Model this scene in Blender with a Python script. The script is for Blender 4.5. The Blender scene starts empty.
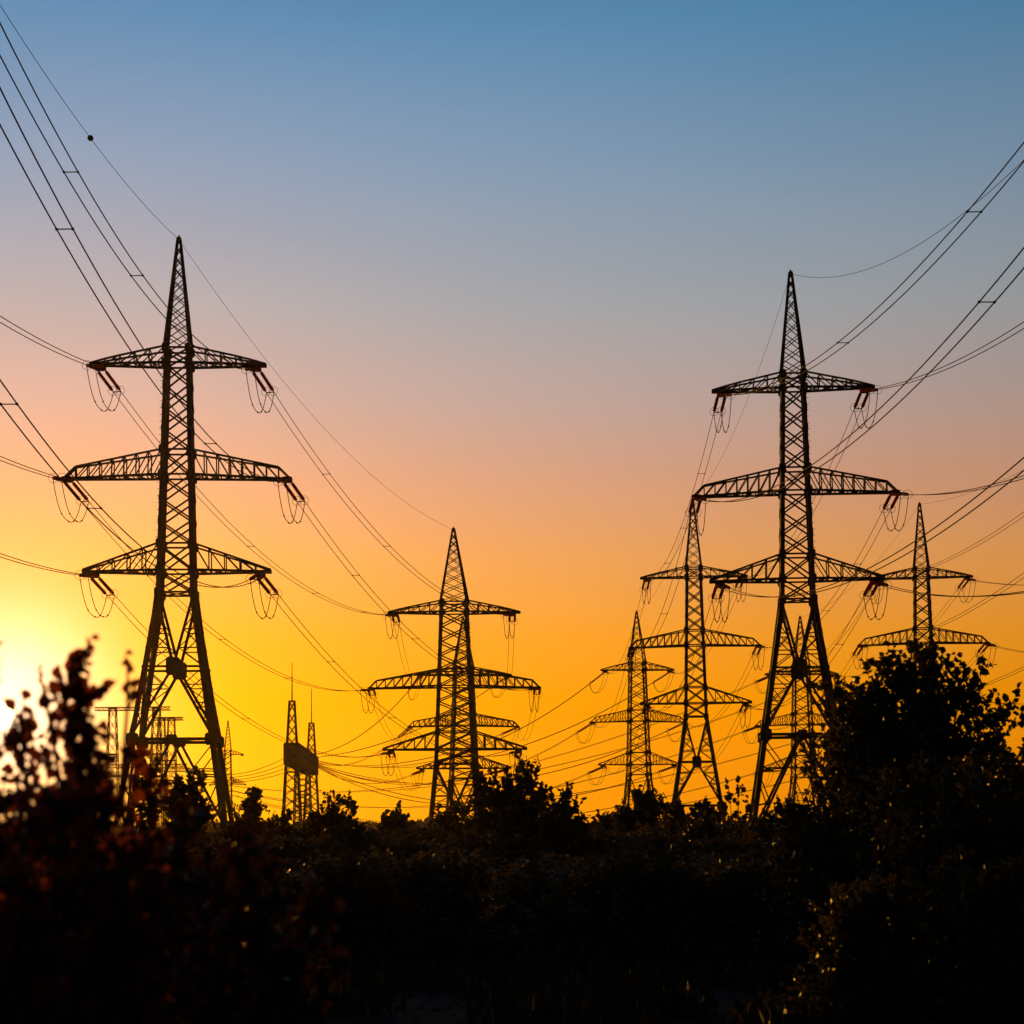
import bpy, math, random
import numpy as np
from mathutils import Vector, Matrix
R = math.radians
scene = bpy.context.scene
col = scene.collection

# ------------------------------------------------------------------ camera
F = 2000.0                       # focal length in pixels of the 1024 px frame
PP = (512.0, 655.0)              # principal point (lens shift)
PITCH, ROLL = R(4.95), R(0.5)
CAM = Vector((0, 0, 1.9))
_fwd = Vector((0, math.cos(PITCH), math.sin(PITCH)))
_up0 = Vector((0, -math.sin(PITCH), math.cos(PITCH)))
_rt0 = Vector((1, 0, 0))
_up = _up0 * math.cos(ROLL) + _rt0 * math.sin(ROLL)
_rt = _rt0 * math.cos(ROLL) - _up0 * math.sin(ROLL)
cd = bpy.data.cameras.new('camera')
cd.sensor_width = 36; cd.lens = 36 * F / 1024
cd.shift_x = 0; cd.shift_y = (PP[1] - 512) / 1024
cd.clip_start = 0.1; cd.clip_end = 6000
cd.dof.use_dof = True; cd.dof.focus_distance = 150; cd.dof.aperture_fstop = 4.0
cam = bpy.data.objects.new('camera', cd); col.objects.link(cam)
m = Matrix((_rt, _up, -_fwd)).transposed().to_4x4(); m.translation = CAM
cam.matrix_world = m
scene.camera = cam

def ray(px, py):
    return (_rt * ((px - PP[0]) / F) + _up * ((PP[1] - py) / F) + _fwd)
def at(px, py, depth):           # photo point at a distance along the lens axis
    return CAM + ray(px, py) * depth
def ground(px, dist):            # ground point under a photo column, at a distance
    r = ray(px, 830); return Vector((CAM.x + r.x / r.y * dist, dist, 0))
def proj(p):
    v = Vector(p) - CAM; d = v.dot(_fwd)
    return PP[0] + F * v.dot(_rt) / d, PP[1] - F * v.dot(_up) / d

# ------------------------------------------------------------------ sky, sun, exposure
SUN = ray(2, 716).normalized()
SUN_EL = math.asin(SUN.z); SUN_AZ = math.atan2(SUN.x, SUN.y)

def lin(c):
    return tuple(((v / 255) / 12.92 if v / 255 <= .04045 else ((v / 255 + .055) / 1.055) ** 2.4) for v in c) + (1,)

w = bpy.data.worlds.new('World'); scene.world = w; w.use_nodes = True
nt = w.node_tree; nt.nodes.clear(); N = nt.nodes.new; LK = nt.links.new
def mth(op, a, b=None, c=None, clamp=False):
    n = N('ShaderNodeMath'); n.operation = op; n.use_clamp = clamp
    for i, v in enumerate((a, b, c)):
        if v is None: continue
        if isinstance(v, (int, float)): n.inputs[i].default_value = v
        else: LK(v, n.inputs[i])
    return n.outputs[0]
def mix(kind, fac, a, b):
    n = N('ShaderNodeMix'); n.data_type = 'RGBA'; n.blend_type = kind; n.clamp_factor = False
    for s, v in ((n.inputs[0], fac), (n.inputs[6], a), (n.inputs[7], b)):
        if isinstance(v, (int, float, tuple)): s.default_value = v
        else: LK(v, s)
    return n.outputs[2]
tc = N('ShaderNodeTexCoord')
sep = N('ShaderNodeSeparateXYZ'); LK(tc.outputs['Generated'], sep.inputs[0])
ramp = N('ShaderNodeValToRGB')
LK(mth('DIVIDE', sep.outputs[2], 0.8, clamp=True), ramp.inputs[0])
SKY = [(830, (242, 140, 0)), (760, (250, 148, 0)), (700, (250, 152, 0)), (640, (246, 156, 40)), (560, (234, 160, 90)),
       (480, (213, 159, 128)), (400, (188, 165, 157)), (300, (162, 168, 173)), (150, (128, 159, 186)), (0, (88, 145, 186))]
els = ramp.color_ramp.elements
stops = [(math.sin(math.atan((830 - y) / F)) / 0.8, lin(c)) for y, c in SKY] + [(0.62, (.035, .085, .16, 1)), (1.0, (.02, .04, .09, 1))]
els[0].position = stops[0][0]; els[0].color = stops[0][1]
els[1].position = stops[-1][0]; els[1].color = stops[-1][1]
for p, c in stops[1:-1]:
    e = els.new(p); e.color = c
# angle from the sun, in degrees
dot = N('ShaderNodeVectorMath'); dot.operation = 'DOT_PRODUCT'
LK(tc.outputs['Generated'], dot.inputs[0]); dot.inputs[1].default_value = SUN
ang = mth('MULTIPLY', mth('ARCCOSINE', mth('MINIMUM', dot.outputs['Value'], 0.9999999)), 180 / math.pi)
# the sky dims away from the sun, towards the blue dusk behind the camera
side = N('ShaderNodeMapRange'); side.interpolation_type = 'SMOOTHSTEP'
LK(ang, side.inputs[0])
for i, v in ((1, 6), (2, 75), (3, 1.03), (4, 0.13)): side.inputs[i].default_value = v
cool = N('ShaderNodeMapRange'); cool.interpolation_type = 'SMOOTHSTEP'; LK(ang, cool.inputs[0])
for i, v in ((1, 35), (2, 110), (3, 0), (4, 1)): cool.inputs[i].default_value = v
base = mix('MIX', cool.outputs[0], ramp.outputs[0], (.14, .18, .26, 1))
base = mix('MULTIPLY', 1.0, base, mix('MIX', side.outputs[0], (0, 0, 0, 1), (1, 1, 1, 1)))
nzs = N('ShaderNodeTexNoise'); nzs.inputs['Scale'].default_value = 3.5; nzs.inputs['Detail'].default_value = 4
mpn = N('ShaderNodeMapping'); mpn.inputs['Scale'].default_value = (1, 1, 5); LK(tc.outputs['Generated'], mpn.inputs[0]); LK(mpn.outputs[0], nzs.inputs['Vector'])
base = mix('MULTIPLY', 1.0, base, mix('MIX', nzs.outputs[0], (.95, .955, .96, 1), (1.05, 1.045, 1.04, 1)))
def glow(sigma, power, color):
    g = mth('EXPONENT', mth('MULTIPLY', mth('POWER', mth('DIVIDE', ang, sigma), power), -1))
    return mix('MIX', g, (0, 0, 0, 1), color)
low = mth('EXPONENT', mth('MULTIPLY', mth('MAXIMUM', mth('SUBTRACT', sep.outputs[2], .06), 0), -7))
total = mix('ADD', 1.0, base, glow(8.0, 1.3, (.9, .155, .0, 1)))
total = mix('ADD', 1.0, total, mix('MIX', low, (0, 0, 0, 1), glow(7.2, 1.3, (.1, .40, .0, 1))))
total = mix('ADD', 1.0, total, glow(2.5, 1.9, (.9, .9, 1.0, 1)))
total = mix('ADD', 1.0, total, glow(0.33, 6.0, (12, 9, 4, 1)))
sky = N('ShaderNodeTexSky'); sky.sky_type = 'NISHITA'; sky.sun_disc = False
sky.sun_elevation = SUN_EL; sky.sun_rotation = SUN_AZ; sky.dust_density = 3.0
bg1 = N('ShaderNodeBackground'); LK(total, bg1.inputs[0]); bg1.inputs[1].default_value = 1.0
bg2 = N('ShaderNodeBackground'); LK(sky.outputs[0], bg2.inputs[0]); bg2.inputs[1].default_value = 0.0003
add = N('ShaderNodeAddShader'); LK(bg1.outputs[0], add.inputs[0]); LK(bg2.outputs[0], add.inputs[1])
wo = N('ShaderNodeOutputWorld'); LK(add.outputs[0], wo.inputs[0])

sl = bpy.data.lights.new('sun', 'SUN'); sl.energy = 3.0; sl.angle = R(0.5); sl.color = (1, .40, .03)
so = bpy.data.objects.new('sun', sl); col.objects.link(so)
so.rotation_mode = 'QUATERNION'; so.rotation_quaternion = SUN.to_track_quat('Z', 'Y'); so.location = (-60, 200, 60)
scene.view_settings.view_transform = 'Standard'; scene.view_settings.look = 'None'
scene.view_settings.exposure = 0; scene.view_settings.gamma = 1
scene.cycles.use_denoising = True
scene.cycles.max_bounces = 4; scene.cycles.transparent_max_bounces = 8
scene.cycles.volume_bounces = 0

# ------------------------------------------------------------------ materials
def material(name, color, rough=.7, metal=0, noise=0, nscale=3.0, color2=None, spec=.3):
    mt = bpy.data.materials.new(name); mt.use_nodes = True
    b = mt.node_tree.nodes['Principled BSDF']
    b.inputs['Base Color'].default_value = (*color, 1); b.inputs['Roughness'].default_value = rough
    b.inputs['Metallic'].default_value = metal; b.inputs['Specular IOR Level'].default_value = spec
    if color2:
        t = mt.node_tree; tx = t.nodes.new('ShaderNodeTexCoord')
        nz = t.nodes.new('ShaderNodeTexNoise'); nz.inputs['Scale'].default_value = nscale; nz.inputs['Detail'].default_value = 6
        t.links.new(tx.outputs['Object'], nz.inputs['Vector'])
        cr = t.nodes.new('ShaderNodeValToRGB'); cr.color_ramp.elements[0].color = (*color, 1); cr.color_ramp.elements[1].color = (*color2, 1)
        cr.color_ramp.elements[0].position = .35; cr.color_ramp.elements[1].position = .68
        t.links.new(nz.outputs[0], cr.inputs[0]); t.links.new(cr.outputs[0], b.inputs['Base Color'])
    return mt
def leaf_material(name, c1, c2, trans, tcol):
    mt = bpy.data.materials.new(name); mt.use_nodes = True; t = mt.node_tree
    t.nodes.clear()
    tx = t.nodes.new('ShaderNodeTexCoord'); nz = t.nodes.new('ShaderNodeTexNoise'); nz.inputs['Scale'].default_value = 5
    t.links.new(tx.outputs['Object'], nz.inputs['Vector'])
    cr = t.nodes.new('ShaderNodeValToRGB'); cr.color_ramp.elements[0].color = (*c1, 1); cr.color_ramp.elements[1].color = (*c2, 1)
    cr.color_ramp.elements[0].position = .35; cr.color_ramp.elements[1].position = .65
    t.links.new(nz.outputs[0], cr.inputs[0])
    p = t.nodes.new('ShaderNodeBsdfPrincipled'); p.inputs['Roughness'].default_value = .55; p.inputs['Specular IOR Level'].default_value = .25
    t.links.new(cr.outputs[0], p.inputs['Base Color'])
    tr = t.nodes.new('ShaderNodeBsdfTranslucent'); tr.inputs[0].default_value = (*tcol, 1)
    mx = t.nodes.new('ShaderNodeMixShader'); mx.inputs[0].default_value = trans
    t.links.new(p.outputs[0], mx.inputs[1]); t.links.new(tr.outputs[0], mx.inputs[2])
    o = t.nodes.new('ShaderNodeOutputMaterial'); t.links.new(mx.outputs[0], o.inputs[0])
    return mt
M = dict(
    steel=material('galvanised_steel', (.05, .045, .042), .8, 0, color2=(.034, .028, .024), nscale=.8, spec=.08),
    cable=material('aluminium_cable', (.05, .048, .045), .9, 0, spec=.03),
    bark=material('bark', (.05, .038, .028), .9, color2=(.028, .022, .018), nscale=8),
    soil=material('soil', (.035, .03, .024), .95, color2=(.06, .052, .04), nscale=.35, spec=.05),
    road=material('gravel_road', (.03, .029, .028), .95, color2=(.045, .043, .041), nscale=1.2, spec=.03),
    leaf=leaf_material('leaf', (.035, .045, .016), (.06, .06, .02), .18, (.09, .07, .012)),
    flare_red=leaf_material('flare_red_leaf', (.05, .03, .014), (.07, .035, .014), .32, (.34, .07, .01)),  # lens flare near the sun is put into the red translucent colour
    brown=leaf_material('brown_leaf', (.04, .028, .014), (.055, .034, .014), .1, (.08, .026, .008)),
    grass=leaf_material('grass_blade', (.04, .045, .016), (.07, .06, .03), .2, (.1, .07, .02)),
)
ins = material('insulator_glaze', (.15, .03, .018), .65, 0, spec=.15)
M['insulator'] = ins
t_ = ins.node_tree; tr_ = t_.nodes.new('ShaderNodeBsdfTranslucent'); tr_.inputs[0].default_value = (.62, .075, .035, 1)
mx_ = t_.nodes.new('ShaderNodeMixShader'); mx_.inputs[0].default_value = .58
t_.links.new(t_.nodes['Principled BSDF'].outputs[0], mx_.inputs[1]); t_.links.new(tr_.outputs[0], mx_.inputs[2])
t_.links.new(mx_.outputs[0], t_.nodes['Material Output'].inputs[0])

# ------------------------------------------------------------------ helpers
def tag(o, label=None, cat=None, group=None, kind=None):
    for k, v in (('label', label), ('category', cat), ('group', group), ('kind', kind)):
        if v: o[k] = v
    return o
def empty(name, loc):
    o = bpy.data.objects.new(name, None); col.objects.link(o); o.location = loc; o.empty_display_size = .5
    return o
class MB:
    """collects bars, plates, tubes and turned shapes and links them as ONE mesh object"""
    def __init__(s): s.v = []; s.f = []
    def bar(s, p, q, wd, wd2=None):
        p = Vector(p); q = Vector(q); d = q - p
        if d.length < 1e-6: return
        d.normalize(); a = d.cross(Vector((0, 0, 1)))
        if a.length < .05: a = d.cross(Vector((1, 0, 0)))
        a.normalize(); b = d.cross(a); h = wd / 2; h2 = (wd2 or wd) / 2; n = len(s.v)
        for e, k in ((p, h), (q, h2)):
            for sa, sb in ((-1, -1), (1, -1), (1, 1), (-1, 1)): s.v.append(e + a * sa * k + b * sb * k)
        s.f += [(n, n+1, n+5, n+4), (n+1, n+2, n+6, n+5), (n+2, n+3, n+7, n+6), (n+3, n, n+4, n+7), (n+3, n+2, n+1, n), (n+4, n+5, n+6, n+7)]
    def angle(s, p, q, wd, cx):
        """L section, its corner turned away from the point cx"""
        p = Vector(p); q = Vector(q); d = (q - p).normalized()
        mid = (p + q) / 2; ox = 1 if mid.x > cx[0] else -1; oy = 1 if mid.y > cx[1] else -1
        for ax in (Vector((-ox, 0, 0)), Vector((0, -oy, 0))):
            ax = (ax - d * ax.dot(d)).normalized(); nn = d.cross(ax) * .02; n = len(s.v)
            for e in (p, q):
                for pt in (e - nn, e + ax * wd - nn, e + ax * wd + nn, e + nn): s.v.append(pt)
            s.f += [(n, n+1, n+5, n+4), (n+1, n+2, n+6, n+5), (n+2, n+3, n+7, n+6), (n+3, n, n+4, n+7), (n+3, n+2, n+1, n), (n+4, n+5, n+6, n+7)]
    def plate(s, c, ax, ay, wd, ht, th=.03):
        c = Vector(c); ax = Vector(ax); ay = Vector(ay); nn = ax.cross(ay) * th / 2; n = len(s.v); k = .3
        pts = [(-1, -1+k), (-1+k, -1), (1-k, -1), (1, -1+k), (1, 1-k), (1-k, 1), (-1+k, 1), (-1, 1-k)]
        for sg in (-1, 1):
            for x, y in pts: s.v.append(c + ax * x * wd / 2 + ay * y * ht / 2 + nn * sg)
        s.f += [tuple(n + 7 - i for i in range(8)), tuple(n + 8 + i for i in range(8))]
        s.f += [(n + i, n + (i + 1) % 8, n + 8 + (i + 1) % 8, n + 8 + i) for i in range(8)]
    def lathe(s, p, d, prof, seg=8):
        p = Vector(p); d = Vector(d).normalized(); a = d.cross(Vector((0, 0, 1)))
        if a.length < .05: a = d.cross(Vector((1, 0, 0)))
        a.normalize(); b = d.cross(a); n = len(s.v)
        for t, r in prof:
            for i in range(seg):
                th = 2 * math.pi * i / seg
                s.v.append(p + d * t + (a * math.cos(th) + b * math.sin(th)) * r)
        for j in range(len(prof) - 1):
            for i in range(seg):
                k = (i + 1) % seg
                s.f.append((n + j*seg + i, n + j*seg + k, n + (j+1)*seg + k, n + (j+1)*seg + i))
        s.f.append(tuple(n + i for i in range(seg))[::-1]); s.f.append(tuple(n + (len(prof)-1)*seg + i for i in range(seg)))
    def tube(s, pts, rad, seg=6):
        pts = [Vector(p) for p in pts]; n = len(s.v); L = len(pts)
        rads = rad if isinstance(rad, (list, tuple)) else [rad] * L
        a = None
        for j, p in enumerate(pts):
            d = (pts[min(j+1, L-1)] - pts[max(j-1, 0)]).normalized()
            if a is None:
                a = d.cross(Vector((0, 0, 1)))
                if a.length < .05: a = d.cross(Vector((1, 0, 0)))
            a = (a - d * a.dot(d)).normalized(); b = d.cross(a)
            for i in range(seg):
                th = 2 * math.pi * i / seg
                s.v.append(p + (a * math.cos(th) + b * math.sin(th)) * rads[j])
        for j in range(L - 1):
            for i in range(seg):
                k = (i + 1) % seg
                s.f.append((n + j*seg + i, n + j*seg + k, n + (j+1)*seg + k, n + (j+1)*seg + i))
        s.f.append(tuple(n + i for i in range(seg))[::-1]); s.f.append(tuple(n + (L-1)*seg + i for i in range(seg)))
    def ball(s, c, r, seg=10):
        s.lathe(Vector(c) - Vector((0, 0, r)), (0, 0, 1), [(r - r*math.cos(math.pi*i/8), max(.002, r*math.sin(math.pi*i/8))) for i in range(9)], seg)
    def build(s, name, mat, parent=None, origin=None):
        o_ = Vector(origin) if origin is not None else Vector((0, 0, 0))
        me = bpy.data.meshes.new(name); me.from_pydata([tuple(v - o_) for v in s.v], [], s.f); me.update()
        me.materials.append(mat)
        o = bpy.data.objects.new(name, me); col.objects.link(o)
        if parent is not None: o.parent = parent
        else: o.location = o_
        return o
def lerp(a, b, t): return a + (b - a) * t

# ------------------------------------------------------------------ ground
def sheet(name, x0, x1, y0, y1, z, mat, nx=1, ny=1, rough=0, seed=0):
    rng = random.Random(seed); b = MB()
    for j in range(ny + 1):
        for i in range(nx + 1):
            b.v.append(Vector((lerp(x0, x1, i/nx), lerp(y0, y1, j/ny) + (rng.uniform(-rough, rough) if j in (0, ny) else 0), z)))
    for j in range(ny):
        for i in range(nx):
            n = j*(nx+1)+i; b.f.append((n, n+1, n+nx+2, n+nx+1))
    o = b.build(name, mat); tag(o, kind='structure'); return o
sheet('ground', -3000, 3000, -400, 4000, 0, M['soil'])
sheet('road', -60, 60, 15.0, 23.0, .006, M['road'], nx=400, ny=1, rough=.5, seed=3)

# ------------------------------------------------------------------ pylons
AX = {'top': 8.5, 'mid': 15.95, 'low': 22.25}      # lower chords, metres below the peak
AU = {'top': 7.4, 'mid': 14.3, 'low': 20.5}        # upper chords at the body
WAIST, SPIRE = 23.7, 7.5
SLIM, STOUT, MEDIUM = (.83, 1.22, .152), (1.38, 2.02, .1), (1.12, 1.6, .11)   # half width at the peak's foot, at the waist, leg splay
class Pylon: pass
def pylon(name, label, apex, s, yaw, arms, thick=1.0, detail=True, build=SLIM):
    HS, HW, SP = build
    def halfw(k, leg=0):                            # half width of the shaft at k metres below the peak
        if k <= SPIRE: return lerp(.11, HS, k / SPIRE)
        if k <= WAIST: return lerp(HS, HW, (k - SPIRE) / (WAIST - SPIRE))
        return HW + (k - WAIST) * SP
    P = Pylon(); P.name = label
    top = at(apex[0], apex[1], F / s); H = top.z; P.H = H
    leg = H - WAIST; P.base = Vector((top.x, top.y, 0)); P.yaw = R(yaw); P.root = empty('pylon', P.base)
    tag(P.root, label, 'pylon', 'lattice power pylons')
    cy, sy = math.cos(P.yaw), math.sin(P.yaw)
    def L(x, y, k): return Vector((x*cy - y*sy, x*sy + y*cy, H - k))    # local, k below the peak
    P.L = L
    def face(i, u, k, hw=None):
        h = halfw(k, leg) if hw is None else hw
        x, y = [(u*h, -h), (h, u*h), (-u*h, h), (-h, -u*h)][i]
        return L(x, y, k)
    def fdir(i):
        return [L(1,0,0)-L(0,0,0), L(0,1,0)-L(0,0,0)][i % 2]
    up = Vector((0, 0, 1)); T = thick
    # peak
    b = MB(); nP = 9
    ks = [SPIRE * (j/nP)**1.22 for j in range(nP + 1)]
    for c in ((-1,-1),(1,-1),(1,1),(-1,1)):
        b.bar(L(c[0]*.09, c[1]*.09, 0), L(c[0]*HS, c[1]*HS, SPIRE), .12*T, .17*T)
    for j in range(1, nP):
        for i in range(4):
            b.bar(face(i, -1, ks[j]), face(i, 1, ks[j+1]), .06*T); b.bar(face(i, 1, ks[j]), face(i, -1, ks[j+1]), .06*T)
    b.plate(L(0, 0, .1), fdir(0), up, .32, .4, .3); b.bar(L(0, 0, 0), L(0, 0, -.25), .1)
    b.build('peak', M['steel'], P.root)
    # body
    b = MB()
    kk = [SPIRE]
    for a, z, n in ((SPIRE, AX['top'], 1), (AX['top'], AU['mid'], 4), (AU['mid'], AX['mid'], 1), (AX['mid'], AU['low'], 3), (AU['low'], AX['low'], 1), (AX['low'], WAIST, 1)):
        kk += [lerp(a, z, (j+1)/n) for j in range(n)]
    cen = L(0, 0, 0)
    for c in ((-1,-1),(1,-1),(1,1),(-1,1)):
        b.angle(L(c[0]*HS, c[1]*HS, SPIRE), L(c[0]*HW, c[1]*HW, WAIST), .27*T, cen)
    for j in range(len(kk) - 1):
        for i in range(4):
            b.bar(face(i, -1, kk[j]), face(i, 1, kk[j+1]), .11*T); b.bar(face(i, 1, kk[j]), face(i, -1, kk[j+1]), .11*T)
    for k in (SPIRE, AX['top'], AU['mid'], AX['mid'], AU['low'], AX['low'], WAIST):
        for i in range(4):
            b.bar(face(i, -1, k), face(i, 1, k), .12*T)
            for u in (-.9, .9): b.plate(face(i, u, k), fdir(i), up, .5, .62)
    if detail:                                                       # step bolts on two corners
        for c in ((-1,-1),(1,-1)):
            k = SPIRE
            while k < WAIST:
                h = halfw(k, leg); b.bar(L(c[0]*h, c[1]*h, k), L(c[0]*(h+.16), c[1]*h, k), .03); k += .45
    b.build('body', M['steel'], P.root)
    # legs
    ht = H - .05
    for c in ((-1,-1),(1,-1),(1,1),(-1,1)):
        g = MB(); h = halfw(ht, leg)
        g.angle(L(c[0]*HW, c[1]*HW, WAIST), L(c[0]*h, c[1]*h, ht), .32*T, cen)
        g.bar(L(c[0]*h, c[1]*h, ht - .5), L(c[0]*h, c[1]*h, H + .3), .9)
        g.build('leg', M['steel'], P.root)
    # bracing between the legs
    b = MB(); kK = WAIST + min(4.9, leg*.51); kB = WAIST + min(9.6, leg*.97); hK, hB = halfw(kK, leg), halfw(kB, leg)
    for i in range(4):
        cK = face(i, 0, kK); d = fdir(i)
        b.plate(cK, d, up, .95, 1.15, .05)
        for u in (-1, 1):
            t0, mK, t2 = face(i, u, WAIST), face(i, u, kK), face(i, u, kB)
            b.bar(t0.lerp(cK, .0), cK, .14*T); b.bar(cK, t2, .16*T); b.bar(mK, cK, .14*T)
            for f in (.25, .5, .75):
                q = t0.lerp(cK, f); k = lerp(WAIST, kK, f); e = face(i, u, k)
                b.bar(q, e, .08*T); b.bar(q, face(i, u, lerp(WAIST, kK, f - .25)), .065*T); b.bar(q, face(i, u, lerp(WAIST, kK, f + .25)), .065*T)
                q = cK.lerp(t2, f); k = lerp(kK, kB, f); e = face(i, u, k)
                b.bar(q, e, .08*T); b.bar(q, face(i, u, lerp(kK, kB, f - .25)), .065*T); b.bar(q, face(i, u, lerp(kK, kB, f + .25)), .065*T)
        b.bar(face(i, -1, kB), face(i, 1, kB), .2*T)
        for u in (-1, 1): b.plate(face(i, u*.93, kB), d, up, .8, .8, .05)
        if H - kB > 2:
            m0 = face(i, 0, kB); b.plate(m0, d, up, .7, .6, .05)
            for u in (-1, 1):
                ft = face(i, u, ht - .3); b.bar(m0, ft, .15*T)
                for f in (.3, .6, .82):
                    q = m0.lerp(ft, f); k = lerp(kB, ht, f); b.bar(q, face(i, u, k), .09*T); b.bar(q, face(i, u, lerp(kB, ht, f - .28)), .07*T)
    for k in (kB, WAIST):                                            # plan bracing
        b.bar(face(0, -1, k), face(2, -1, k), .07*T); b.bar(face(0, 1, k), face(2, 1, k), .07*T)
    b.build('leg_bracing', M['steel'], P.root)
    # crossarms
    P.arm = {}; P.att = {}
    for ti, tier in enumerate(('top', 'mid', 'low')):
        for si, sd in enumerate((-1, 1)):
            ln = arms[ti]; kl, ku = AX[tier], AU[tier]; b = MB(); n = (5, 7, 5)[ti]
            hl, hu = halfw(kl, leg), halfw(ku, leg); xe = ln - .8 if tier == 'mid' else ln
            tipw = .22
            def lo(f, y): return L(sd*lerp(hl, ln, f), y*lerp(hl, tipw, f), kl + (.18*f if tier == 'mid' else 0))
            def hi(f, y):
                if tier == 'mid': kz = lerp(ku, kl - .62, f)
                elif tier == 'top': kz = lerp(ku, kl - .42, f/.72) if f < .72 else lerp(kl - .42, kl - .06, (f - .72)/.28)
                else: kz = lerp(ku, kl - .12, f)
                return L(sd*lerp(hu, xe, f), y*lerp(hu, tipw, f), kz)
            fs = [j/n for j in range(n + 1)]
            for y in (-1, 1):
                b.bar(lo(0, y), lo(1, y), .15*T)
                for j in range(n): b.bar(hi(fs[j], y), hi(fs[j+1], y), .12*T)
                for j in range(1, n + (1 if tier == 'mid' else 0)): b.bar(hi(fs[j], y), lo(fs[j]*(xe-hl)/(ln-hl), y), .08*T)
                for j in range(n):
                    a_, c_ = (hi(fs[j], y), lo(fs[j+1]*(xe-hl)/(ln-hl), y)) if ti != 1 or True else (lo(fs[j], y), hi(fs[j+1], y))
                    b.bar(a_, c_, .07*T)
                if tier == 'mid': b.bar(hi(1, y), lo(1, y), .13*T)
            for j in range(n):
                b.bar(lo(fs[j], -1), lo(fs[j+1], 1), .07*T); b.bar(lo(fs[j], 1), lo(fs[j+1], -1), .07*T)
                b.bar(lo(fs[j], -1), lo(fs[j], 1), .07*T); b.bar(hi(fs[j], -1), hi(fs[j], 1), .06*T)
            xa = ln*.885 if tier != 'mid' else ln - .25
            b.plate(L(sd*(ln - .15), 0, kl + (.18 if tier == 'mid' else 0)), fdir(0), fdir(1), .4, .5, .22)
            for y in (-1, 1): b.plate(L(sd*xa, y*.3, kl + .2), fdir(0), up, .7, .34, .06)
            o = b.build('crossarm', M['steel'], P.root); P.arm[tier, sd] = o
            for en, y in (('near', -.3), ('far', .3)): P.att[tier, sd, en] = P.base + L(sd*xa, y, kl + .3)
    P.peak = P.base + L(0, 0, .05)
    P.axis = L(1, 0, 0) - L(0, 0, 0)
    P.ends = {}
    return P

def string(P, key, direction, length=2.8, sep=.27):
    """two insulator strings side by side from one crossarm end; returns the two conductor starts"""
    tier, sd, en = key; a = P.att[key]; d = Vector(direction).normalized(); out = []
    sx = d.cross(Vector((0, 0, 1))).normalized()
    if sx.dot(P.axis) < 0: sx = -sx
    for q in (-1, 1):
        b = MB(); st = a + sx*q*sep - P.base; n = 14
        b.bar(st, st + d*.3, .05); prof = []
        for j in range(n):
            t = .28 + j*(length - .5)/n; pt = (length - .5)/n
            prof += [(t, .045), (t + pt*.2, .125), (t + pt*.45, .11), (t + pt*.6, .045)]
        b.lathe(st, d, prof, 8); b.bar(st + d*(length - .3), st + d*length, .05)
        b.build('insulator_string', M['insulator'], P.arm[tier, sd])
        out.append(P.base + st + d*length)
    y = MB(); y.bar(out[0] - P.base, out[1] - P.base, .06)
    for e in out:
        y.tube([e - P.base + (sx*math.cos(t) + Vector((0, 0, 1))*math.sin(t))*.32 + d*-.15 for t in [i*math.pi/5 for i in range(11)]], .014, 4)
    y.build('grading_ring', M['steel'], P.arm[tier, sd])
    P.ends[key] = out
    return out
def jumpers(P, tier, sd, drop=2.0):
    if (tier, sd, 'near') not in P.ends or (tier, sd, 'far') not in P.ends: return
    for a, c in zip(P.ends[tier, sd, 'near'], P.ends[tier, sd, 'far']):
        b = MB(); pts = []
        for i in range(17):
            t = i/16; p = a.lerp(c, t); p.z -= drop * (1 - abs(2*t - 1)**2.6); pts.append(p - P.base)
        b.tube(pts, .026, 5)
        for i in (5, 9, 12): b.ball(pts[i], .06, 6)
        b.build('jumper_wire', M['cable'], P.arm[tier, sd])

# ------------------------------------------------------------------ power lines
def curve_pts(a, c, sag, n=40):
    out = []
    for i in range(n + 1):
        t = i/n; p = a.lerp(c, t); p.z -= 4*sag*t*(1 - t); out.append(p)
    return out
GROUP = 'power lines strung between the pylons'
def line(label, paths, rad, spacers=(), ball=None, seg=5, group=GROUP):
    o0 = paths[0][0]
    root = empty('power_line', o0); tag(root, label, 'power line', group)
    for p in paths:
        b = MB(); b.tube([q - o0 for q in p], rad, seg); b.build('conductor', M['cable'], root)
    for f in spacers:
        i = int(f*(len(paths[0]) - 1)); b = MB(); a, c = paths[0][i] - o0, paths[1][i] - o0
        b.bar(a, c, .035)
        for e in (a, c): b.ball(e, .055, 6)
        b.build('spacer', M['steel'], root)
    if ball is not None:
        b = MB(); b.ball(ball - o0, .16); b.build('marker_ball', M['steel'], root)
    return root

def slope_dir(a, c, sag):
    d = c - a; return Vector((d.x, d.y, d.z - 4*sag))
TIERS = (('top', 'top'), ('mid', 'middle'), ('low', 'bottom'))
def span(P, Q, pn, qn, sag, rad, spacers=(.18, .42, .66, .88)):
    for tier, tn in TIERS:
        for sd, sn in ((-1, 'left'), (1, 'right')):
            a, c = P.att[tier, sd, 'far'], Q.att[tier, sd, 'near']
            s1 = string(P, (tier, sd, 'far'), slope_dir(a, c, sag)); s2 = string(Q, (tier, sd, 'near'), slope_dir(c, a, sag))
            line(f'twin line between {tn} {sn} crossarms of {pn} and {qn}',
                 [curve_pts(s1[i], s2[i], sag) for i in (0, 1)], rad, spacers)
    line(f'thin earth wire between peaks of {pn} and {qn}', [curve_pts(P.peak, Q.peak, sag*.8)], rad*.6)

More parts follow.
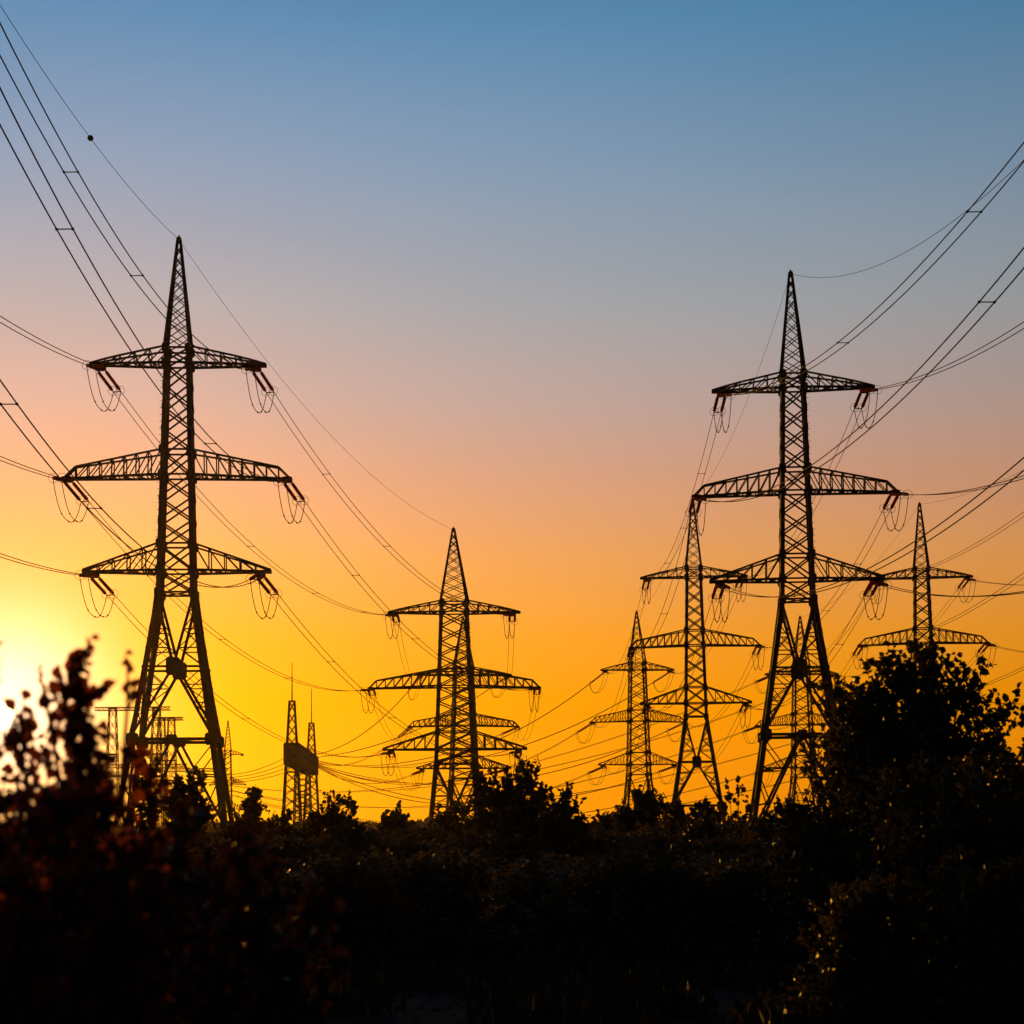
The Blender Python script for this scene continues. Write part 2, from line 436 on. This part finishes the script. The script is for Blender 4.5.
def near_curve(a, dirn, pix, c2, end):
    """a real catenary from a pylon in a given compass direction, through the sight line at the picture edge"""
    d = Vector((dirn[0], dirn[1])).normalized(); r = ray(*pix)
    # a.xy + t d = CAM.xy + u r.xy
    det = d.x*(-r.y) - d.y*(-r.x); bx, by = CAM.x - a.x, CAM.y - a.y
    t = (bx*(-r.y) - by*(-r.x)) / det; u = (d.x*by - d.y*bx) / det
    z = CAM.z + u*r.z
    b1 = (z - a.z - c2*t*t) / t
    def f(tt): return Vector((a.x + d.x*tt, a.y + d.y*tt, a.z + b1*tt + c2*tt*tt))
    return f, t, b1, d
def near_span(P, pn, dirn, where, exits, c2, rad, end, spacers, earth, ball=None):
    info = []
    for tier, tn in TIERS:
        for sd, sn in ((-1, 'left'), (1, 'right')):
            ex, cc = exits[tier, sd]
            f, t, b1, d = near_curve(P.att[tier, sd, 'near'], dirn, ex, cc, end)
            s = string(P, (tier, sd, 'near'), Vector((d.x, d.y, b1)))
            paths = []
            for st in s:
                off = st - f(2.8); n = 60
                paths.append([f(lerp(2.8, end, i/n)) + off for i in range(n + 1)])
            line(f'twin line from {tn} {sn} crossarm of {pn} out of view at {where}', paths, rad, spacers.get((tier, sd), ()))
            info.append((tier, sd, round(t, 1), round(b1, 3), round(f(end).z, 1)))
    f, t, b1, d = near_curve(P.peak, dirn, earth[0], earth[1], end)
    bp = None
    if ball is not None:
        best = min((abs(proj(f(tt*.25))[0] - ball[0]), tt*.25) for tt in range(4, int(end*4)) if f(tt*.25).y > 5)
        bp = f(best[1])
    line(f'thin earth wire from peak of {pn} out of view at {where}', [[f(lerp(0, end, i/48)) for i in range(49)]], rad*.6, ball=bp)
    print('NEAR', pn, info, round(t, 1))

A = pylon('A', 'tall dark lattice pylon at left, its peak highest of all, beside the sun glow', (179, 239), 15.07, 3.5, (5.75, 7.4, 6.1))
B = pylon('B', 'tall dark lattice pylon at right, big pylon left of the large leafy tree', (790.5, 273), 13.9, -5, (5.75, 7.25, 6.15))
C = pylon('C', 'wide armed lattice pylon in the middle, standing behind a leafy shrub', (453.5, 529), 9.9, 3, (6.65, 8.6, 7.2), 1.15, build=STOUT)
D = pylon('D', 'medium lattice pylon just left of the tall right pylon, peak under its arm', (692.5, 500), 9.15, -6, (5.8, 7.1, 6.0))
Fp = pylon('F', 'lattice pylon rising behind the large leafy tree at right', (919.5, 504), 8.75, -8, (5.7, 7.3, 6.1))
E = pylon('E', 'small distant lattice pylon left of the medium one, with slanting insulators at left', (636.5, 612), 6.85, 6, (5.4, 7.0, 5.9), .9, False, MEDIUM)
G = pylon('G', 'small distant lattice pylon seen through the legs of the tall right pylon', (800, 617), 6.75, 3, (5.4, 7.0, 5.9), .9, False, MEDIUM)
Hp = pylon('H', 'distant lattice pylon mostly hidden straight behind the wide armed middle pylon', (463, 618), 6.75, 8, (7.2, 8.2, 7.0), 1.3, False, STOUT)
I_ = pylon('I', 'tiny far lattice pylon just right of the left pylon legs', (228, 721), 3.95, 5, (4.0, 4.6, 4.2), 1.1, False)
NA, NB, NC, ND, NE, NF, NG, NH = ('tall left pylon', 'tall right pylon', 'middle pylon', 'medium pylon', 'small pylon', 'pylon behind tree', 'pylon seen between legs', 'hidden pylon')
NC, NH = 'wide middle pylon', 'half hidden far pylon'
near_span(A, NA, (0, -71), 'left', {
    ('top', -1): ((0, 319), 1.2e-3), ('top', 1): ((0, 40), 2.7e-3), ('mid', -1): ((0, 458), 1.2e-3), ('mid', 1): ((0, 107), 2.3e-3),
    ('low', -1): ((0, 555), 1.2e-3), ('low', 1): ((0, 392), 2.6e-3)}, 1.2e-3, .027, 104,
    {('top', 1): (.39, .53), ('mid', 1): (.3, .63), ('low', 1): (.49, .62), ('mid', -1): (.2,)}, ((0, 5), 1.5e-3), ball=(90, 136))
near_span(B, NB, (3, -71), 'right', {
    ('top', -1): ((1024, 152), 1.8e-3), ('top', 1): ((1024, 325), 1.8e-3), ('mid', -1): ((1024, 258), 1.8e-3), ('mid', 1): ((1024, 477), 1.8e-3),
    ('low', -1): ((1024, 464), 1.8e-3), ('low', 1): ((1024, 592), 1.8e-3)}, 1.8e-3, .027, 125,
    {('top', -1): (0.33, 0.52), ('mid', -1): (0.29, 0.59), ('low', -1): (.2,)}, ((1024, 160), 2.6e-3))
near_span(Fp, NF, (2, -71), 'right', {
    ('top', -1): ((1024, 514), 1.2e-3), ('top', 1): ((1024, 585), 1.2e-3), ('mid', -1): ((1024, 575), 1.2e-3), ('mid', 1): ((1024, 652), 1.2e-3),
    ('low', -1): ((1024, 668), 1.2e-3), ('low', 1): ((1024, 704), 1.2e-3)}, 1.2e-3, .024, 250,
    {('mid', -1): (.1,), ('top', -1): (.08,)}, ((1024, 470), 1.2e-3))
span(A, C, NA, NC, 3.7, .024)
span(B, D, NB, ND, 3.0, .022)
span(C, Hp, NC, NH, 3.0, .022, ())
span(D, E, ND, NE, 3.0, .022, ())
span(Fp, G, NF, NG, 3.0, .022, ())

# ------------------------------------------------------------------ substation gantries
def mast(b, x, y, h, wb, wt, T=.13, ch=.18):
    n = 12
    def c(i, k): hw = lerp(wb, wt, k)/2; return Vector((x + (-1, 1, 1, -1)[i]*hw, y + (-1, -1, 1, 1)[i]*hw, h*k))
    for i in range(4):
        b.bar(c(i, 0), c(i, 1), ch)
        for j in range(n):
            b.bar(c(i, j/n), c((i+1) % 4, (j+1)/n), T*.75); b.bar(c((i+1) % 4, j/n), c(i, (j+1)/n), T*.75)
        for k in (.5, .66, 1): b.bar(c(i, k), c((i+1) % 4, k), .2)
def beam(b, p, q, wd, ht, n, T=.12, ch=.22):
    p, q = Vector(p), Vector(q); d = (q - p).normalized(); s = d.cross(Vector((0, 0, 1))).normalized()*wd/2; u = Vector((0, 0, ht/2))
    cs = [(-1, -1), (1, -1), (1, 1), (-1, 1)]
    for i in range(4):
        o1 = s*cs[i][0] + u*cs[i][1]; o2 = s*cs[(i+1) % 4][0] + u*cs[(i+1) % 4][1]
        b.bar(p + o1, q + o1, ch)
        for j in range(n):
            b.bar(p.lerp(q, j/n) + o1, p.lerp(q, (j+1)/n) + o2, T); b.bar(p.lerp(q, j/n) + o2, p.lerp(q, (j+1)/n) + o1, T)
            b.bar(p.lerp(q, j/n) + o1, p.lerp(q, j/n) + o2, T)
g0 = at(292, 744, 290); g1 = at(311.5, 764, 345)
gr = empty('substation_gantry', (g0.x, g0.y, 0))
tag(gr, 'lattice gantry with two rod topped masts and a dark slanting beam, right of left pylon', 'substation gantry')
bz = at(292, 754, 290).z
P0, P1 = Vector((0, 0, 0)), Vector((g1.x - g0.x, g1.y - g0.y, 0))
for i, (q, hh, rod, dd) in enumerate(((P0, at(292, 701, 290).z, at(292, 662, 290).z, 290), (P0.lerp(P1, .5), bz - 1.6, None, 0), (P1, at(311, 723, 345).z, at(311, 688, 345).z, 345))):
    b = MB(); mast(b, q.x, q.y, hh, 2.9, .75 if rod else 2.2); mo = b.build('mast', M['steel'], gr)
    if rod:
        b = MB(); b.tube([(q.x, q.y, hh - .2), (q.x, q.y, rod)], [.11, .05], 6); b.build('lightning_rod', M['steel'], mo)
b = MB(); beam(b, (0, -.5, bz), (P1.x, P1.y + .5, bz), 2.0, 2.9, 64, .34); b.build('beam', M['steel'], gr)
def gpoint(t, side): 
    d = P1.normalized(); s = Vector((d.y, -d.x, 0)); return Vector((g0.x, g0.y, 0)) + P1*t + s*side*1.1 + Vector((0, 0, bz - .2))

def portal(label, d, x0, x1, ytop, ylow, cols, ov):
    a = at(cols[0], 800, d); root = empty('substation_gantry', (a.x, a.y, 0)); tag(root, label, 'substation gantry')
    zt, zl = at(x0, ytop, d).z, at(x0, ylow, d).z; o = Vector((a.x, a.y, 0))
    for c in cols:
        p = at(c, 800, d) - o; b = MB(); mast(b, p.x, p.y, zt, 2.4, 1.0, .09, .12); b.build('mast', M['steel'], root)
    for (xa, xb, z) in ((x0, x1, zt), (ov[0], ov[1], zl)):
        p, q = at(xa, 800, d) - o, at(xb, 800, d) - o; b = MB()
        beam(b, (p.x, p.y + 1.6, z), (q.x, q.y + 1.6, z), .7, .5, 14, .05, .11); b.build('beam', M['steel'], root)
    return root
portal('pale hazy gantry with a long low beam behind the left pylon legs', 300, 92, 168, 708, 766, (112, 156), (84, 185))
portal('smaller gantry with a short top beam seen between the left pylon legs', 330, 150, 181, 718, 770, (161, 171), (133, 226))

def gline(a_pts, c_pts, sag, label, rad=.03):
    line(label, [curve_pts(a, c, sag, 28) for a, c in zip(a_pts, c_pts)], rad, seg=4)
k = 0
for P, pn, sag in ((Hp, NH, 2.2), (E, NE, 5.5), (G, NG, 7.0)):
    for ti, (tier, tn) in enumerate(TIERS):
        for sd, sn in ((-1, 'left'), (1, 'right')):
            a = P.att[tier, sd, 'far']
            if P is G: c = Vector((at(226, 800, 420).x, 420 + 6*ti + 3*sd, 11.5 - ti))
            else: c = gpoint(.08 + .14*(ti*2 + (sd > 0)) + (.05 if P is E else 0), 1)
            s = string(P, (tier, sd, 'far'), slope_dir(a, c, sag))
            off = (s[1] - s[0])
            gline(s, [c - off*.4, c + off*.4], sag, f'twin line sagging from {tn} {sn} crossarm of {pn} towards gantry')
for k, nm in enumerate(('upper near', 'second', 'third', 'upper far')):
    a = gpoint(.1 + .26*k, -1); e = at(172, 766, 330); c = Vector((e.x + .8 - 4*k*.5, e.y, e.z + .3 - .1*k))
    gline([a], [c], 2.2 + .2*k, f'{("front", "second", "third", "rearmost")[k]} of four lines running left from the dark slanting gantry beam', .05)
for P in (A, B, C, D, E, Fp, G, Hp):
    for tier, tn in TIERS:
        for sd in (-1, 1): jumpers(P, tier, sd)

# ------------------------------------------------------------------ plants
class Plant:
    def __init__(s, seed): s.rng = np.random.default_rng(seed); s.wood = MB(); s.pos = []; s.dir = []; s.size = []
    def leaf(s, p, d, sz): s.pos.append(p); s.dir.append(d); s.size.append(sz)
    def twig(s, p, d, ln, nl, sz, rad, droop=.0):
        g = s.rng; pts = [p]; q = p.copy(); dd = d.normalized()
        for i in range(3):
            dd = (dd + Vector(g.normal(0, .16, 3)) + Vector((0, 0, .10 - droop))).normalized(); q = q + dd*ln/3; pts.append(q.copy())
        s.wood.tube(pts, [rad, rad*.8, rad*.55, rad*.25], 3)
        for j in range(nl):
            t = (j + .6*g.random() + .4)/nl; i = min(int(t*3), 2); f = t*3 - i
            a = pts[i].lerp(pts[i+1], min(f, 1)); ld = (dd*.5 + Vector(g.normal(0, .75, 3))).normalized()
            s.leaf(a + ld*sz*.3, ld, sz*g.uniform(.6, 1.25))
    def leaves(s, name, mat, parent, width=.82):
        n = len(s.pos); g = s.rng
        p = np.array([tuple(v) for v in s.pos]); d = np.array([tuple(v) for v in s.dir]); sz = np.array(s.size)[:, None]
        r = g.normal(0, 1, (n, 3)); a = np.cross(d, r); a /= np.linalg.norm(a, axis=1)[:, None] + 1e-9
        nn = np.cross(d, a); hw = width*.5
        fold = nn*.16
        V = np.stack([p - d*sz*.5, p + (-d*.12 + a*hw + fold)*sz, p + (d*.22 + a*hw*.8 + fold)*sz, p + d*sz*.55 - nn*sz*.1,
                      p + (d*.22 - a*hw*.8 + fold)*sz, p + (-d*.12 - a*hw + fold)*sz], 1).reshape(-1, 3)
        me = bpy.data.meshes.new(name); me.vertices.add(6*n); me.vertices.foreach_set('co', V.ravel())
        base = np.arange(n)[:, None]*6
        Q = np.concatenate([base + np.array([[0, 1, 2, 3]]), base + np.array([[0, 3, 4, 5]])], 1).reshape(-1)
        me.loops.add(8*n); me.loops.foreach_set('vertex_index', Q)
        me.polygons.add(2*n); me.polygons.foreach_set('loop_start', np.arange(2*n)*4); me.polygons.foreach_set('loop_total', np.full(2*n, 4))
        me.update(); me.validate(); me.materials.append(mat)
        o = bpy.data.objects.new(name, me); col.objects.link(o); o.parent = parent; return o

def grow(seed, h, r, stems, nb, ntw, nl, leaf, lean=.5, low=.12, sub=.34, droop=0, habit=.8, hmin=.72):
    """stems rise from the ground, carry branches, the branches carry leafy twigs"""
    pl = Plant(seed); g = pl.rng
    for si in range(stems):
        th = 2*math.pi*(si + g.random()*.8)/stems; rr = r*lean*g.uniform(.3, 1) if stems > 1 else r*.1*g.random()
        hh = h*(g.uniform(hmin, 1.0) if si else 1.0); n = 8
        if si == 0: rr *= .25
        if habit < .5: hh = h*(1 - .24*(rr/(r*lean))**2)*g.uniform(.94, 1.0)
        pts = []; wob = g.normal(0, .035*h, (n + 1, 2))
        for i in range(n + 1):
            t = i/n; q = t**habit
            pts.append(Vector((math.cos(th)*rr*q + wob[i, 0]*t*.6 + .05*r*math.cos(th), math.sin(th)*rr*q + wob[i, 1]*t*.6 + .05*r*math.sin(th), hh*t)))
        r0 = .011*h + .008
        pl.wood.tube(pts, [r0*(1 - .85*i/n) for i in range(n + 1)], 5)
        for b in range(nb):
            t = low + (1 - low)*(b + g.random())/nb; t = min(t, .99); i = int(t*n); p = pts[i].lerp(pts[i+1], t*n - i)
            ph = b*2.4 + g.random(); up = lerp(.25, 1.0, t)
            d = Vector((math.cos(ph), math.sin(ph), up + g.normal(0, .2)))
            ln = r*(sub + .66*(1 - t)**.7)*g.uniform(.6, 1.15)
            # branch
            q = p.copy(); dd = d.normalized(); bp = [p]
            for k in range(4):
                dd = (dd + Vector(g.normal(0, .13, 3)) + Vector((0, 0, .08 - droop))).normalized(); q = q + dd*ln/4; bp.append(q.copy())
            br = r0*(1 - .8*t)*.5 + .003
            pl.wood.tube(bp, [br*(1 - .8*k/4) for k in range(5)], 3)
            for k in range(ntw):
                f = (k + .5 + .5*g.random())/ntw; f = min(f, .995); j = int(f*4); a = bp[j].lerp(bp[j+1], f*4 - j)
                td = (dd*.8 + Vector(g.normal(0, .6, 3)) + Vector((0, 0, .25)))
                pl.twig(a, td, ln*.3*g.uniform(.6, 1.2) + leaf*1.5, nl, leaf, br*.45 + .0015, droop)
        pl.twig(pts[-1], Vector((0, 0, 1)), leaf*3, nl + 2, leaf, r0*.2)
    return pl
def plant(name, cat, label, loc, pl, mat='leaf', rot=0, group=None):
    root = empty(name, loc); root.rotation_euler.z = rot; tag(root, label, cat, group)
    pl.wood.build('trunk' if cat == 'tree' else 'stems', M['bark'], root)
    pl.leaves('crown' if cat == 'tree' else 'foliage', M[mat], root)
    return root
def height_at(py, dist):           # real height of something whose top is seen at py
    return max(.4, CAM.z + (832 - py)/F*dist)

# the large leafy tree at right
g_ = ground(913, 26)
plant('leafy_tree', 'tree', 'large dark leafy tree at right, hiding the lower half of a pylon', g_, grow(11, height_at(664, 26), 1.75, 12, 28, 6, 7, .1, .54, .06, .2, 0, .42, .84))
plant('leafy_tree', 'tree', 'slim leafy sapling at the right edge beside the large tree', ground(1004, 23.5), grow(12, height_at(765, 23.5), .42, 3, 18, 5, 7, .085, .6, .1))
plant('leafy_tree', 'tree', 'low leafy sapling cut by the right edge of the picture', ground(1040, 23), grow(13, height_at(760, 23), .7, 4, 18, 5, 7, .085, .6, .1))
plant('shrub', 'shrub', 'loose shrub with small glinting leaves at the left foot of the large tree', ground(826, 24), grow(14, height_at(822, 24), .8, 7, 16, 6, 8, .075, .7, .05))
plant('shrub', 'shrub', 'leafy shrub filling the left flank of the large tree', ground(862, 27.5), grow(15, height_at(738, 27.5), .7, 7, 24, 6, 8, .1, .6, .05, .2, 0, .45, .86))
plant('shrub', 'shrub', 'dense shrub in the dark at the bottom right under the large tree', ground(985, 21), grow(16, height_at(800, 21), 1.5, 9, 18, 6, 8, .08, .8, .03))
for i, (px, d_, py, lab) in enumerate(((862, 17.5, 905, 'shrub at the lower right beside the dark road, left of the others'), (945, 18.2, 880, 'shrub at the lower right beside the dark road, between two others'), (1022, 16.8, 870, 'shrub in the bottom right corner of the picture'))):
    plant('shrub', 'shrub', lab, ground(px, d_), grow(20 + i, height_at(py, d_), .62, 8, 14, 6, 8, .06, .8, .03))
# shrubs and young trees in front of the pylon feet
SH = [  # column, top, distance, half width px, kind, material, label
    (515, 762, 48, 56, 'shrub', 'tall leafy shrub with spiky shoots in front of the middle pylon', .13, 6, 22, 6, 7),
    (566, 786, 44, 32, 'shrub', 'lower leafy shrub right of the spiky shrub by the middle pylon', .12, 5, 16, 5, 7),
    (458, 806, 52, 30, 'shrub', 'airy shrub growing up through the left leg of the middle pylon', .12, 4, 14, 4, 6),
    (641, 790, 70, 24, 'tree', 'round dark bush tree at the foot of the small distant pylon', .2, 4, 20, 5, 7),
    (676, 800, 62, 17, 'tree', 'short dark tree left of the medium pylon feet', .16, 4, 16, 5, 7),
    (706, 800, 66, 16, 'tree', 'short dark tree right of the medium pylon feet', .16, 4, 16, 5, 7),
    (739, 782, 47, 20, 'tree', 'thin sapling with sparse big leaves between the medium and tall right pylons', .13, 3, 8, 3, 4),
    (788, 806, 58, 30, 'shrub', 'shrub between the legs of the tall right pylon', .14, 6, 16, 5, 7),
    (612, 818, 90, 26, 'tree', 'low rounded tree on the skyline right of the middle pylon', .25, 5, 16, 5, 7),
    (398, 806, 85, 15, 'tree', 'small pointed tree alone on the skyline left of the middle pylon', .22, 3, 18, 5, 7),
    (255, 785, 62, 15, 'tree', 'slender egg shaped tree between the left pylon and the gantry', .16, 3, 22, 6, 8),
    (236, 806, 60, 18, 'shrub', 'small open shrub beside the right foot of the left pylon', .13, 5, 12, 4, 6),
    (283, 808, 66, 18, 'shrub', 'open shrub under the near mast of the slanting gantry', .14, 5, 14, 4, 6),
    (331, 790, 54, 26, 'shrub', 'shrub of upright feathery shoots right of the slanting gantry', .12, 6, 18, 5, 7),
    (190, 766, 50, 28, 'tree', 'leafy tree standing inside the feet of the left pylon', .15, 5, 22, 6, 7),
    (152, 752, 40, 16, 'tree', 'thin young tree over the left foot of the left pylon', .12, 3, 12, 4, 5),
    (715, 820, 52, 40, 'shrub', 'low broad shrub in front of the medium pylon', .14, 7, 14, 5, 7),
    (345, 822, 46, 34, 'shrub', 'low broad shrub in front of the feathery shoots', .13, 7, 14, 5, 7),
]
for i, (px, py, dist, hw, kind, label, lf, st, nb, ntw, nl) in enumerate(SH):
    h = max(.5, (height_at(py, dist) - lf*2.5)*.955); r = hw/F*dist
    plant('leafy_tree' if kind == 'tree' else 'shrub', kind, label, ground(px, dist), grow(40 + i, h, r, st, nb, ntw, nl, lf, .75, .05, .38))
# weedy saplings close to the lens at left, out of focus
NEAR_PL = [
    (-3, 658, 5.2, 40, 'tall blurred weed cut by the left edge right over the sun', .042, 3, 26, 3, 4, 'flare_red'),
    (84, 672, 5.6, 24, 'blurred tall weed whose tip of leaves stands highest right of the sun', .042, 3, 28, 2, 5, 'flare_red'),
    (50, 712, 5.4, 56, 'bushy blurred weed between the two tall ones in front of the sun', .042, 6, 17, 2, 4, 'flare_red'),
    (24, 752, 5.9, 50, 'short blurred weed just right of the sun, under the taller ones', .042, 6, 17, 2, 4, 'flare_red'),
    (120, 700, 5.8, 26, 'blurred weed with separate large leaves just left of the left pylon foot', .048, 4, 19, 2, 3, 'flare_red'),
    (98, 760, 5.3, 52, 'leafy blurred weed in front of the left foot of the left pylon', .044, 7, 17, 2, 4, 'flare_red'),
    (14, 806, 4.6, 70, 'dense blurred undergrowth plant below the sun at the left edge', .04, 8, 16, 5, 6, 'flare_red'),
    (150, 838, 5.6, 60, 'low blurred weed with drooping leaves under the left pylon', .05, 6, 14, 4, 5, 'brown'),
    (225, 872, 6.4, 70, 'low blurred weed left of the bottom middle with brownish leaves', .055, 7, 13, 4, 5, 'brown'),
    (300, 915, 7.0, 44, 'low blurred weed farthest right of the near ones', .055, 6, 12, 4, 5, 'brown'),
    (95, 824, 4.9, 70, 'reddish blurred plant at the bottom left in front of the others', .042, 8, 15, 5, 6, 'flare_red'),
]
for i, (px, py, dist, hw, label, lf, st, nb, ntw, nl, mt) in enumerate(NEAR_PL):
    h = height_at(py, dist); r = hw/F*dist*1.6
    plant('weed', 'plant', label, ground(px, dist), grow(80 + i, h, max(r, .08), st, nb, ntw, nl, lf, .6, .3 if mt == 'flare_red' else .2, .32), mt)

# dark belt of bushes in the middle distance
rng = random.Random(5)
protos = [grow(120 + i, 2.0, 1.25, 9, 14, 5, 7, .12, .85, .04, .4) for i in range(5)]
pr = []
for i, p in enumerate(protos):
    root = plant('bush', 'bush', 'low dark bush in the belt of undergrowth before the pylons', (0, 0, 0), p, group='bushes in the dark undergrowth belt'); pr.append(root)
used = [False]*5
def put_bush(loc, sc, rot, k):
    src = pr[k]
    if not used[k]: used[k] = True; r = src
    else:
        r = src.copy(); col.objects.link(r)
        for ch in src.children:
            c = ch.copy(); col.objects.link(c); c.parent = r
    r.location = loc; r.rotation_euler = (0, 0, rot); r.scale = (sc[0], sc[0], sc[1])
n = 0
for dist, step, hmin, hmax in ((29, 90, .5, .7), (36, 76, .55, .74), (46, 62, .6, .78), (60, 50, .66, .82), (82, 40, .7, .86)):
    px = -60 + rng.uniform(0, 30)
    while px < 1090:
        y = dist*rng.uniform(.94, 1.06)
        hz = rng.uniform(hmin, hmax); 
        put_bush(ground(px, y), (step/F*y/1.25*rng.uniform(.8, 1.15), hz), rng.uniform(0, 6.28), n % 5)
        px += step*rng.uniform(.75, 1.2); n += 1
# far wood on the horizon: one mass
tl = Plant(7); g2 = tl.rng
for i in range(520):
    d = g2.uniform(330, 700); px = g2.uniform(-40, 1060); c = ground(px, d); hh = g2.uniform(2.2, 4.2)
    rr = g2.uniform(2, 5)
    tl.wood.tube([(c.x, c.y, 0), (c.x, c.y, hh*.7)], [.2, .08], 4)
    for j in range(55):
        v = Vector(g2.normal(0, 1, 3)); v.normalize(); v *= g2.random()**.4
        tl.leaf(Vector((c.x + v.x*rr, c.y + v.y*rr, max(.3, hh*.55 + v.z*hh*.48))), Vector(g2.normal(0, 1, 3)).normalized(), g2.uniform(.7, 1.5))
far = empty('treeline', (0, 0, 0)); tag(far, 'far wood along the horizon', 'treeline', kind='stuff')
o = tl.leaves('foliage', M['leaf'], far); tag(o, kind='stuff'); o = tl.wood.build('trunks', M['bark'], far); tag(o, kind='stuff')
# rough grass on both sides of the road
gp = Plant(9); g3 = gp.rng
tuft = [(g3.uniform(-7, 7), g3.uniform(14, 25)) for _ in range(70)]
for i in range(34000):
    k = g3.random()
    if k < .85: y = g3.uniform(23.2, 70); x = g3.uniform(-.30, .30)*y; hgt = g3.uniform(.12, .3 if y < 27 else .55)
    elif k < .9: y = g3.uniform(9, 15.2); x = g3.uniform(-.3, .3)*y; hgt = g3.uniform(.1, .35)
    else:
        c_ = tuft[int(g3.integers(len(tuft)))]; x = c_[0] + g3.normal(0, .22); y = c_[1] + g3.normal(0, .22); hgt = g3.uniform(.08, .34)
    gp.leaf(Vector((x, y, hgt*.45)), Vector((g3.normal(0, .3), g3.normal(0, .3), 1)).normalized(), hgt)
gr_ = gp.leaves('grass', M['grass'], None, .1); tag(gr_, 'rough grass along the road', 'grass', kind='stuff')

gb = MB(); rs = random.Random(4)
for i in range(900):
    x, y, r = rs.uniform(-6.5, 6.5), rs.uniform(14.5, 23.5), rs.uniform(.015, .05)
    gb.lathe((x, y, 0), (rs.uniform(-.3, .3), rs.uniform(-.3, .3), 1), [(0, r*.7), (r*.5, r), (r*rs.uniform(.9, 1.3), r*.35)], 5)
tag(gb.build('gravel', M['soil']), 'loose gravel on the dark road', 'gravel', kind='stuff')

# ------------------------------------------------------------------ haze
HAZE = 0.00003
hb = MB(); hb.bar((0, -20, 24), (0, 1500, 24), 1)
hb = MB(); x0, x1, y0, y1, z0, z1 = -900, 900, -60, 1500, -1, 60
hb.v = [Vector(v) for v in ((x0, y0, z0), (x1, y0, z0), (x1, y1, z0), (x0, y1, z0), (x0, y0, z1), (x1, y0, z1), (x1, y1, z1), (x0, y1, z1))]
hb.f = [(0, 3, 2, 1), (4, 5, 6, 7), (0, 1, 5, 4), (1, 2, 6, 5), (2, 3, 7, 6), (3, 0, 4, 7)]
hm = bpy.data.materials.new('haze'); hm.use_nodes = True; hn = hm.node_tree; hn.nodes.clear()
pv = hn.nodes.new('ShaderNodeVolumePrincipled'); pv.inputs['Color'].default_value = (.95, .78, .62, 1)
pv.inputs['Density'].default_value = HAZE; pv.inputs['Anisotropy'].default_value = .8
ho = hn.nodes.new('ShaderNodeOutputMaterial'); hn.links.new(pv.outputs[0], ho.inputs['Volume'])
if HAZE > 0:
    h = hb.build('haze', hm); tag(h, 'thin warm evening haze', 'haze', kind='stuff')
